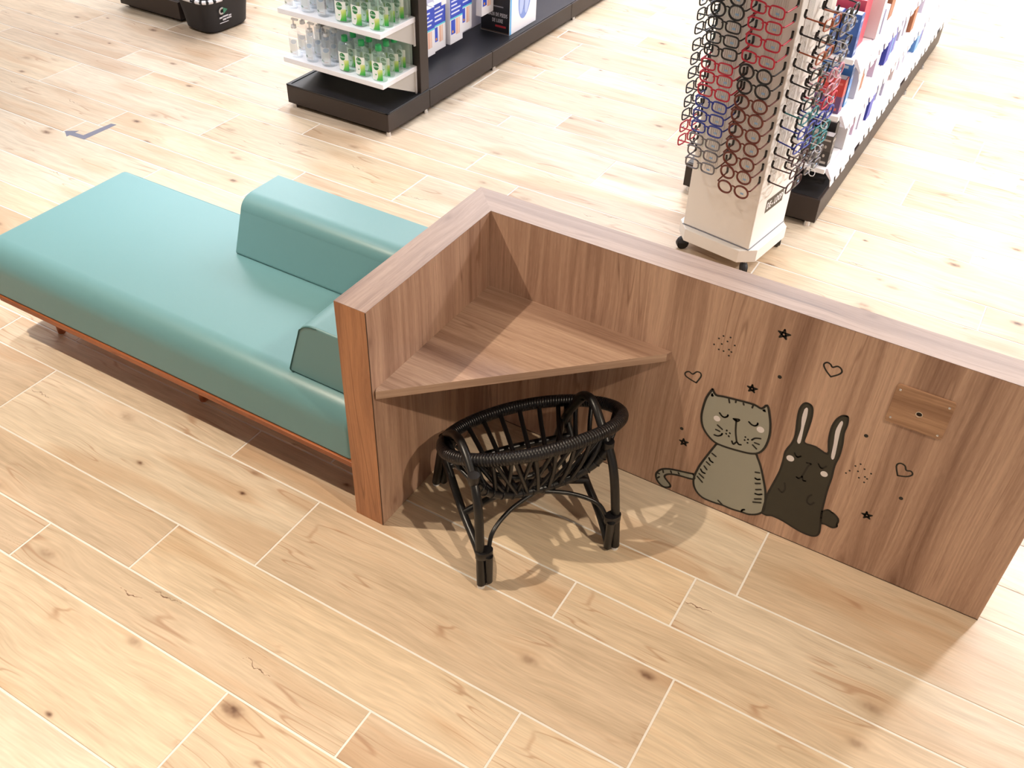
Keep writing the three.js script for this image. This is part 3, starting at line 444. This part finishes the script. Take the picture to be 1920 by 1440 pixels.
// ---------------------------------------------------------------- right gondola
{
  const g = thing('shelf_gondola', 'dark brown display gondola with white shelves and price tags behind the eyeglass stand', 'shelf unit', [0, 0, 0]);
  const ZN = -3.99, ZF = -6.64, X0 = -1.332, X1 = -0.69, XC = -1.011;
  const seams = [ZN, -4.9, -5.78, ZF];
  for (let k = 0; k < 3; k++) mesh('base_panel', box(X0, X1, 0.022, 0.138, seams[k + 1] + .001, seams[k] - .001, .003), M.gondola, g);
  mesh('deck', box(X0 + .01, X1 - .012, .138, .1405, ZF + .01, ZN - .01, .001), M.gondolaTop, g);
  mesh('plinth', box(X0 + .03, X1 - .03, .002, .022, ZF + .03, ZN - .03, .001), M.recess, g);
  for (const [x, z] of [[X1 - .035, ZN - .012], [X0 + .03, ZN - .012], [X1 - .006, -6.2], [X1 - .006, -5.75]]) { const f = new THREE.CylinderGeometry(.012, .017, .022, 14); f.translate(x, .011, z); mesh('levelling_foot', f, M.chrome, g); }
  mesh('spine_panel', box(XC - .02, XC + .02, .1405, 2.0, ZF + .02, ZN - .05, .001), M.white, g);
  const tagPlate = box(-.002, .002, 0, .056, -.029, .029, .001);
  for (const y of [.243, .489, .735]) {
    mesh('shelf', box(XC + .02, -.712, y, y + .022, ZF + .02, ZN - .04, .002), M.white, g);
    mesh('shelf', box(X0 + .02, XC - .02, y, y + .022, ZF + .02, ZN - .04, .002), M.white, g);
    const pr = prism([[-.712, y + .02], [-.704, y + .021], [-.676, y - .030], [-.679, y - .034], [-.712, y]], ZN - .06 - ZF - .02); pr.translate(0, 0, ZF + .02); mesh('price_rail', pr, M.lilac, g);  // lilac tint puts the shade of the sloped rail face into its colour
    for (let k = 0; k < 30; k++) { if ((k * 7 + Math.round(y * 9)) % 11 === 4) continue; const m = mesh('price_tag', tagPlate, M.white, g); m.position.set(-.679 + (k % 3) * .002, y - .066, ZN - .1 - k * .083); m.rotation.z = .16; }
    mesh('shelf_back_strip', box(XC + .021, XC + .024, y + .022, y + .2, ZF + .03, ZN - .06, 0), M.lilac, g);
  }
  // goods standing on the aisle side, nearest first
  const printed = (a, b, d) => canvasTex(64, 128, (c) => { c.fillStyle = a; c.fillRect(0, 0, 64, 128); c.fillStyle = b; c.fillRect(0, 64, 64, 64); c.fillStyle = d; c.fillRect(8, 14, 46, 8); c.beginPath(); c.arc(32, 46, 7, 0, 7); c.fill(); c.beginPath(); c.arc(32, 84, 7, 0, 7); c.fill(); c.fillRect(12, 108, 40, 10); });
  const kinds = { blue: printed('#2c5aa6', '#244b8e', '#9fb8e2'), red: printed('#c4342f', '#6d4a78', '#d8695c'), dark: printed('#4b4440', '#35302e', '#b9b2aa'), sky: printed('#3f7cc8', '#5d95d8', '#d6e6f8') };
  function carton(name, label, x, y, z, w, h, d, mapOrColor, group) {
    const t = thing(name, label, 'box', [x, y, z], 0, group);
    mesh('carton', box(-d / 2, d / 2, 0, h, -w / 2, w / 2, .0015), typeof mapOrColor === 'number' ? std(mapOrColor, .4) : std(0xffffff, .4, { map: mapOrColor }), t);
    mesh('flap', box(-d / 2 + .004, d / 2 - .004, h, h + .0012, -w / 2 + .004, w / 2 - .004, .0005), std(0xd9d4da, .5), t); return t;
  }
  carton('product_box', 'blue box with round emblems at the near end of the upper shelf', -.765, .7572, -4.075, .05, .17, .075, kinds.blue);
  carton('product_box', 'blue box at the near end of the upper shelf, left of its twin', -.845, .7572, -4.075, .05, .17, .075, kinds.blue);
  carton('product_box', 'tall box with a red band behind the two blue boxes', -.84, .7572, -4.2, .12, .2, .2, 0xd2485c);
  carton('product_box', 'red and purple box at the near end of the middle shelf', -.755, .5112, -4.08, .05, .15, .06, kinds.red);
  carton('product_box', 'red and purple box on the middle shelf, left of its twin', -.822, .5112, -4.08, .05, .15, .06, kinds.red);
  carton('product_box', 'tall sky blue box behind the red and purple boxes', -.79, .5112, -4.165, .05, .2, .13, kinds.sky);
  carton('product_box', 'dark box with pale label at the near end of the lowest shelf', -.74, .2652, -4.085, .05, .14, .05, kinds.dark);
  carton('product_box', 'dark box with pale label, second from the lowest shelf edge', -.797, .2652, -4.085, .05, .14, .05, kinds.dark);
  carton('product_box', 'dark box with pale label, third from the lowest shelf edge', -.854, .2652, -4.085, .05, .14, .05, kinds.dark);
  carton('product_box', 'taller black box behind the dark labelled boxes', -.79, .2652, -4.17, .06, .17, .12, 0x2e2a2e);
  const pal = [[0xf6f5fa, 'white'], [0xe9e4f4, 'pale lilac'], [0x5a62b8, 'violet blue'], [0xf0eef6, 'off white'], [0xdb8fae, 'pink'], [0x2f3fae, 'deep blue'], [0xf8f8f8, 'bright white'], [0xa2643c, 'brown'], [0xd8d4e6, 'greyish lilac'], [0x6fa8dc, 'light blue'], [0xc9c6e0, 'pale violet']];
  const nth = ['first', 'second', 'third', 'fourth', 'fifth', 'sixth', 'seventh', 'eighth', 'ninth', 'tenth', 'eleventh', 'twelfth', 'thirteenth', 'fourteenth', 'fifteenth', 'sixteenth', 'seventeenth', 'eighteenth', 'nineteenth', 'twentieth'];
  [['lowest', .2652, -4.27], ['middle', .5112, -4.25], ['upper', .7572, -4.31]].forEach(([nm, y, z0], s) => {
    let z = z0; for (let k = 0; k < 20 && z > -6.5; k++) { const w = rr(.05, .1), [c, cn] = pal[(k * 4 + s * 3) % pal.length]; carton('product_box', cn + ' box standing ' + nth[k] + ' in the row along the ' + nm + ' shelf', -.79 + rr(-.01, .03), y, z - w / 2, w - .004, rr(.1, .18), rr(.1, .14), c, 'boxes along the ' + nm + ' shelf of the right gondola'); z -= w + rr(.0, .03); }
  });
  const sole = thing('insole_pack', 'black insole pack with orange edge on the deck of the right gondola', 'pack', [-.76, .1407, -5.72]);
  mesh('card', box(-.02, .02, 0, .095, -.09, .09, .002), std(0x2a2626, .5), sole); mesh('insole', (() => { const q = new THREE.SphereGeometry(.06, 20, 12); q.scale(.12, .7, .9); q.translate(.026, .048, 0); return q; })(), std(0xb87045, .5), sole); mesh('edge_band', box(-.021, .0215, 0, .095, .084, .091, .001), std(0xf0662a, .5), sole);
}

// ---------------------------------------------------------------- eyeglass stand
const TA = THREE.MathUtils.degToRad(9), TC = [-.958, 0, -3.627];
const tw = (u, y, w) => [TC[0] + Math.cos(TA) * u - Math.sin(TA) * w, y, TC[2] + Math.sin(TA) * u + Math.cos(TA) * w];
{
  const t = thing('eyeglass_stand', 'white four sided eyeglass display tower on black castors', 'display stand', TC, -TA);
  const a = .1575, oct = (h, c) => [[-h + c, -h], [h - c, -h], [h, -h + c], [h, h - c], [h - c, h], [-h + c, h], [-h, h - c], [-h, -h + c]];
  const bs = prism(oct(.183, .055), .052, .003); bs.rotateX(-Math.PI / 2); bs.translate(0, .065, 0); mesh('base', bs, M.towerWhite, t);
  mesh('base_gap', box(-a - .002, a + .002, .1195, .1225, -a - .002, a + .002, .0005), std(0x8d8f95, .5), t);
  mesh('column', box(-a, a, .1225, 1.75, -a, a, .004), M.towerWhite, t);
  for (const r of [0, 1, 2, 3]) for (const u of [-.078, .078]) {       // grooved rail behind each column of glasses
    const g = []; for (let k = -3; k <= 3; k++) g.push(box(u + k * .0085 - .0026, u + k * .0085 + .0026, .4, 1.72, a, a + .0025, 0)); const m = mesh('peg_rail', g, M.towerRib, t); m.rotation.y = r * Math.PI / 2;
  }
  for (const [sx, sz] of [[1, 1], [1, -1], [-1, 1], [-1, -1]]) {
    const x = sx * .150, z = sz * .150, w = new THREE.CylinderGeometry(.026, .026, .022, 20); w.rotateZ(Math.PI / 2); w.rotateY(.7 * sx); w.translate(x, .026, z); const cst = mesh('castor', w, M.black, t);
    const hd = new THREE.SphereGeometry(.028, 16, 10, 0, Math.PI * 2, 0, Math.PI / 2); hd.scale(.62, 1, 1); hd.rotateY(.7 * sx); hd.translate(x, .032, z); mesh('castor_hood', hd, M.rubber, cst); mesh('castor_stem', rod([x, .05, z], [x, .068, z], .008, 10), M.chrome, cst);
  }
  const logo = canvasTex(384, 144, (c, w, h) => { c.fillStyle = '#40372e'; c.fillRect(0, 0, w, h); c.fillStyle = '#f4f0f2'; c.textAlign = 'left'; c.font = 'bold 100px sans-serif'; c.fillText('DE', 16, 110, 104); c.font = 'bold 60px sans-serif'; c.fillText('\u221e', 126, 112, 48); c.font = 'bold 100px sans-serif'; c.fillText('LOOP', 180, 110, 190); });
  const lg = new THREE.PlaneGeometry(.15, .06); lg.rotateY(Math.PI / 2); lg.translate(a + .0008, .289, .0); mesh('name_plate', lg, std(0xffffff, .45, { map: logo }), t);
  // clear wire hooks at the ends of the side pegs
  for (let k = 0; k < 7; k++) { const y = .47 + k * .1; mesh('wire_hook', tube([[a, y, 0], [a + .1, y + .005, 0], [a + .13, y - .004, -.01], [a + .135, y - .02, .002], [a + .12, y - .02, .008], [a + .11, y, 0]], .0016, 20, 5), M.white, t); }
}
{
  // one pair of each shape; local z away from the stand, temples reach back to z = 0
  const D = .082;
  function makeGlasses(round, mat, tipMat, label, group) {
    const t = thing('eyeglasses', label, 'eyeglasses', [0, 0, 0], 0, group);
    const hw = round ? .0285 : .0295, hh = round ? .0255 : .0200, cx = round ? .0362 : .0360, e = round ? 2.1 : 3.6, rim = (s) => { const P = []; for (let k = 0; k < 22; k++) { const a = k / 22 * Math.PI * 2, c = Math.cos(a), q = Math.sin(a); P.push([s * cx + hw * Math.sign(c) * Math.abs(c) ** (2 / e), hh * Math.sign(q) * Math.abs(q) ** (2 / e), D - .06 * (s * cx + hw * c) ** 2 * 20 * .2]); } return P; };
    const fr = []; for (const s of [-1, 1]) { fr.push(tube(rim(s), round ? .0040 : .0032, 44, 6, true)); fr.push(rod([s * (cx + hw - .002), hh * .45, D - .003], [s * .071, hh * .5, D - .006], .003, 6)); }
    fr.push(tube([[-cx + hw * .82, hh * .35, D], [0, hh * .62, D + .001], [cx - hw * .82, hh * .35, D]], .003, 10, 6)); mesh('frame_front', fr, mat, t);
    for (const s of [-1, 1]) {
      const L = new THREE.ShapeGeometry(new THREE.Shape(rim(s).map((p) => new THREE.Vector2(p[0], p[1])))); L.translate(0, 0, D - .002); mesh('lens', L, M.lens, t);
      const tm = mesh('temple', tube([[s * .071, hh * .5, D - .005], [s * .072, hh * .5, D - .03], [s * .071, hh * .45 + .001, .004]], .003, 10, 6), mat, t);
      mesh('temple_tip', tube([[s * .071, hh * .45 + .002, .012], [s * .071, hh * .45 + .004, .005], [s * .071, hh * .45 + .016, .004], [s * .071, hh * .45 + .028, .005]], .0048, 10, 7), tipMat, tm);
    }
    const st = new THREE.PlaneGeometry(.014, .008); st.translate(cx + .004, -hh * .2, D + .0006); mesh('lens_sticker', st, M.sticker, t);
    mesh('nose_clip', tube([[0, hh * .4, D + .003], [.002, -.004, D + .006], [-.002, -.016, D + .004], [-.001, -.02, D + .001]], .0019, 10, 5), M.clear, t);
    return t;
  }
  const C = { red: std(0xc81f3c, .3), black: std(0x19191b, .3), brown: std(0x6b2a1a, .3), blue: std(0x25389c, .3), silver: std(0x77757a, .35, { metalness: .6 }), teal: std(0x15747c, .3), plum: std(0x43262b, .3), orange: std(0xa5522c, .3), pink: std(0xc9899a, .3) };
  const proto = {}; const nth = ['lowest', 'second from the bottom', 'third from the bottom', 'fourth from the bottom', 'fifth from the bottom', 'sixth from the bottom', 'seventh from the bottom', 'eighth from the bottom', 'ninth from the bottom', 'tenth from the bottom', 'eleventh from the bottom', 'twelfth from the bottom', 'thirteenth from the bottom', 'fourteenth from the bottom'];
  const B = Array(7).fill(['brown', 1]).concat(Array(2).fill(['black', 1]), Array(4).fill(['red', 0]));
  const A = [['silver', 0], ['silver', 0], ['silver', 0], ['blue', 0], ['blue', 0], ['blue', 0], ['red', 0], ['red', 0], ['red', 0], ['black', 0], ['black', 0], ['black', 0], ['black', 1], ['black', 1]];
  const Rr = [['plum', 0], ['plum', 0], ['plum', 0], ['blue', 0], ['blue', 0], ['teal', 0], ['black', 0], ['black', 0], ['black', 0], ['orange', 0], ['black', 0], ['orange', 0]];
  const R2 = [['silver', 0], ['silver', 1], ['teal', 0], ['teal', 0], ['blue', 1], ['red', 0], ['pink', 0], ['pink', 1], ['silver', 0], ['black', 0], ['silver', 0], ['black', 1]];
  const Ll = [['red', 0], ['red', 0], ['black', 0], ['black', 0], ['black', 0], ['black', 0], ['black', 0], ['black', 0], ['black', 0], ['black', 0], ['black', 0]];
  const faces = [[B, 0, .078, .42, .0575, 'right column on front face'], [A, 0, -.078, .462, .0505, 'left column on front face'], [Rr, 1, -.078, .432, .0575, 'near column on right face'], [R2, 1, .078, .452, .0555, 'far column on right face'], [Ll, 3, .078, .47, .057, 'near column on left face'], [Ll.slice(2), 3, -.078, .56, .058, 'far column on left face']];
  for (const [list, face, u, y0, dy, words] of faces) list.forEach(([col, round], k) => {
    const key = col + round, label = col + (round ? ' round' : ' rectangular') + ' eyeglasses, ' + nth[k] + ' in the ' + words + ' of tower';
    const a = face * Math.PI / 2, w = .1575 + .0095, lu = Math.cos(a) * u + Math.sin(a) * w, lw = -Math.sin(a) * u + Math.cos(a) * w, pos = tw(lu, y0 + dy * k, lw), turn = -TA + a + rr(-.05, .05);
    let g;
    if (!proto[key]) { g = proto[key] = makeGlasses(round, C[col], C.black, label, 'eyeglasses on the display tower'); g.position.set(...pos); g.rotation.y = turn; }
    else g = copy(proto[key], 'eyeglasses', label, pos, turn);
    g.rotation.order = 'YXZ'; g.rotation.x = rr(.02, .12); g.rotation.z = rr(-.04, .04);
  });
}

// ---------------------------------------------------------------- far left: gondola plinth and shopping bag
{
  const g = thing('gondola_base', 'dark brown gondola plinth at the far left behind the shopping bag', 'shelf unit', [0, 0, 0]);
  mesh('base_panel', box(-5.345, -4.815, .022, .13, -5.4, -4.205, .003), M.gondola, g); mesh('plinth', box(-5.31, -4.84, .002, .022, -5.37, -4.235, .001), M.recess, g); mesh('deck', box(-5.33, -4.83, .13, .1325, -5.39, -4.22, .001), M.gondolaTop, g); mesh('back_panel', box(-5.33, -4.83, .1325, 1.8, -4.62, -4.58, .002), M.white, g);
  const b = thing('shopping_bag', 'black shopping bag with small logo and a black and white striped rim', 'bag', [-4.625, 0, -4.325], -.05);
  const ring = (y, hw, hd, oz) => { const P = []; for (let k = 0; k < 28; k++) { const a = (k + .5) / 28 * Math.PI * 2, c = Math.cos(a), s = Math.sin(a), e = 2 / 4.2; P.push([hw * Math.sign(c) * Math.abs(c) ** e, y, oz + hd * Math.sign(s) * Math.abs(s) ** e]); } return P; };
  const rings = [ring(.004, .08, .11, 0), ring(.006, .115, .155, 0), ring(.02, .125, .168, 0), ring(.10, .135, .178, 0), ring(.16, .143, .188, 0), ring(.205, .152, .198, 0)], P = [], I = [];
  rings.forEach((r) => r.forEach((p) => P.push(...p))); for (let r = 0; r + 1 < rings.length; r++) for (let k = 0; k < 28; k++) { const a = r * 28 + k, c = r * 28 + (k + 1) % 28; I.push(a, a + 28, c, c, a + 28, c + 28); }
  for (let k = 1; k < 27; k++) I.push(0, k, k + 1);
  const bgm = new THREE.BufferGeometry(); bgm.setAttribute('position', new THREE.Float32BufferAttribute(P, 3)); bgm.setIndex(I); bgm.computeVertexNormals(); bgm.setAttribute('uv', new THREE.Float32BufferAttribute(new Float32Array(P.length / 3 * 2), 2));
  mesh('bag_body', bgm, std(0x1d1b1f, .6, { side: THREE.DoubleSide }), b);
  const rimPts = rings[5].map((p) => new THREE.Vector3(...p)), rc = new THREE.CatmullRomCurve3(rimPts, true), N = 36, wh = [], bl = [];
  for (let k = 0; k < N; k++) { const q = []; for (let i = 0; i <= 4; i++) { const p = rc.getPoint(((k + (k % 2 ? .25 : 0)) / N + i / 4 * (k % 2 ? .5 : 1.25) / N) % 1); q.push([p.x, p.y, p.z]); } (k % 2 ? bl : wh).push(tube(q, k % 2 ? .0115 : .012, 5, 10)); }
  mesh('rim_stripe', wh, M.white, b); mesh('rim', bl, M.black, b);
  const lz = .0, put = (q) => { q.rotateY(Math.PI / 2); q.rotateZ(-.11); q.translate(.1275, 0, 0); return q; };   // the logo is on the side facing the aisle
  const ar = new THREE.TorusGeometry(.017, .006, 4, 24, 4.4); ar.scale(1, 1, .12); ar.rotateZ(.95); ar.translate(-.075, .135, .002); mesh('logo_ring', put(ar), std(0xb9b3ad, .6), b);
  const tri = prism([[-.062, .112], [-.028, .136], [-.062, .154]], .0006); tri.translate(0, 0, .0015); mesh('logo_arrow', put(tri), std(0x3f8a6c, .6), b);
  const strip = (x, y, w, h) => box(x, x + w, y, y + h, .0, .0022, 0); mesh('logo_line', [strip(-.095, .09, .022, .009), strip(-.07, .093, .045, .009), strip(-.02, .09, .02, .008), strip(-.07, .074, .026, .011), strip(-.04, .077, .04, .008), strip(-.095, .06, .07, .004)].map(put), std(0xd9d6dc, .6), b);
}

// ---------------------------------------------------------------- floor arrow
{
  const A = [[-4.204, -2.796], [-4.183, -2.842], [-4.166, -2.826], [-4.099, -2.826], [-4.079, -2.985], [-4.045, -2.988], [-4.055, -2.788], [-4.155, -2.79], [-4.146, -2.765]];
  const g = prism([[-4.206, 2.797], [-4.150, 2.760], [-4.150, 2.780], [-4.053, 2.787], [-4.050, 2.990], [-4.082, 2.984], [-4.093, 2.816], [-4.150, 2.812], [-4.150, 2.838]], .0005); g.rotateX(-Math.PI / 2); g.translate(0, .0002, 0);
  tag(mesh('floor_arrow', g, M.arrow), 'grey bent arrow sticker on the floor left of the bench', 'floor sticker');
}

scene.traverse((o) => { if (o.isMesh) { o.castShadow = true; o.receiveShadow = true; } });
renderer.render(scene, camera);
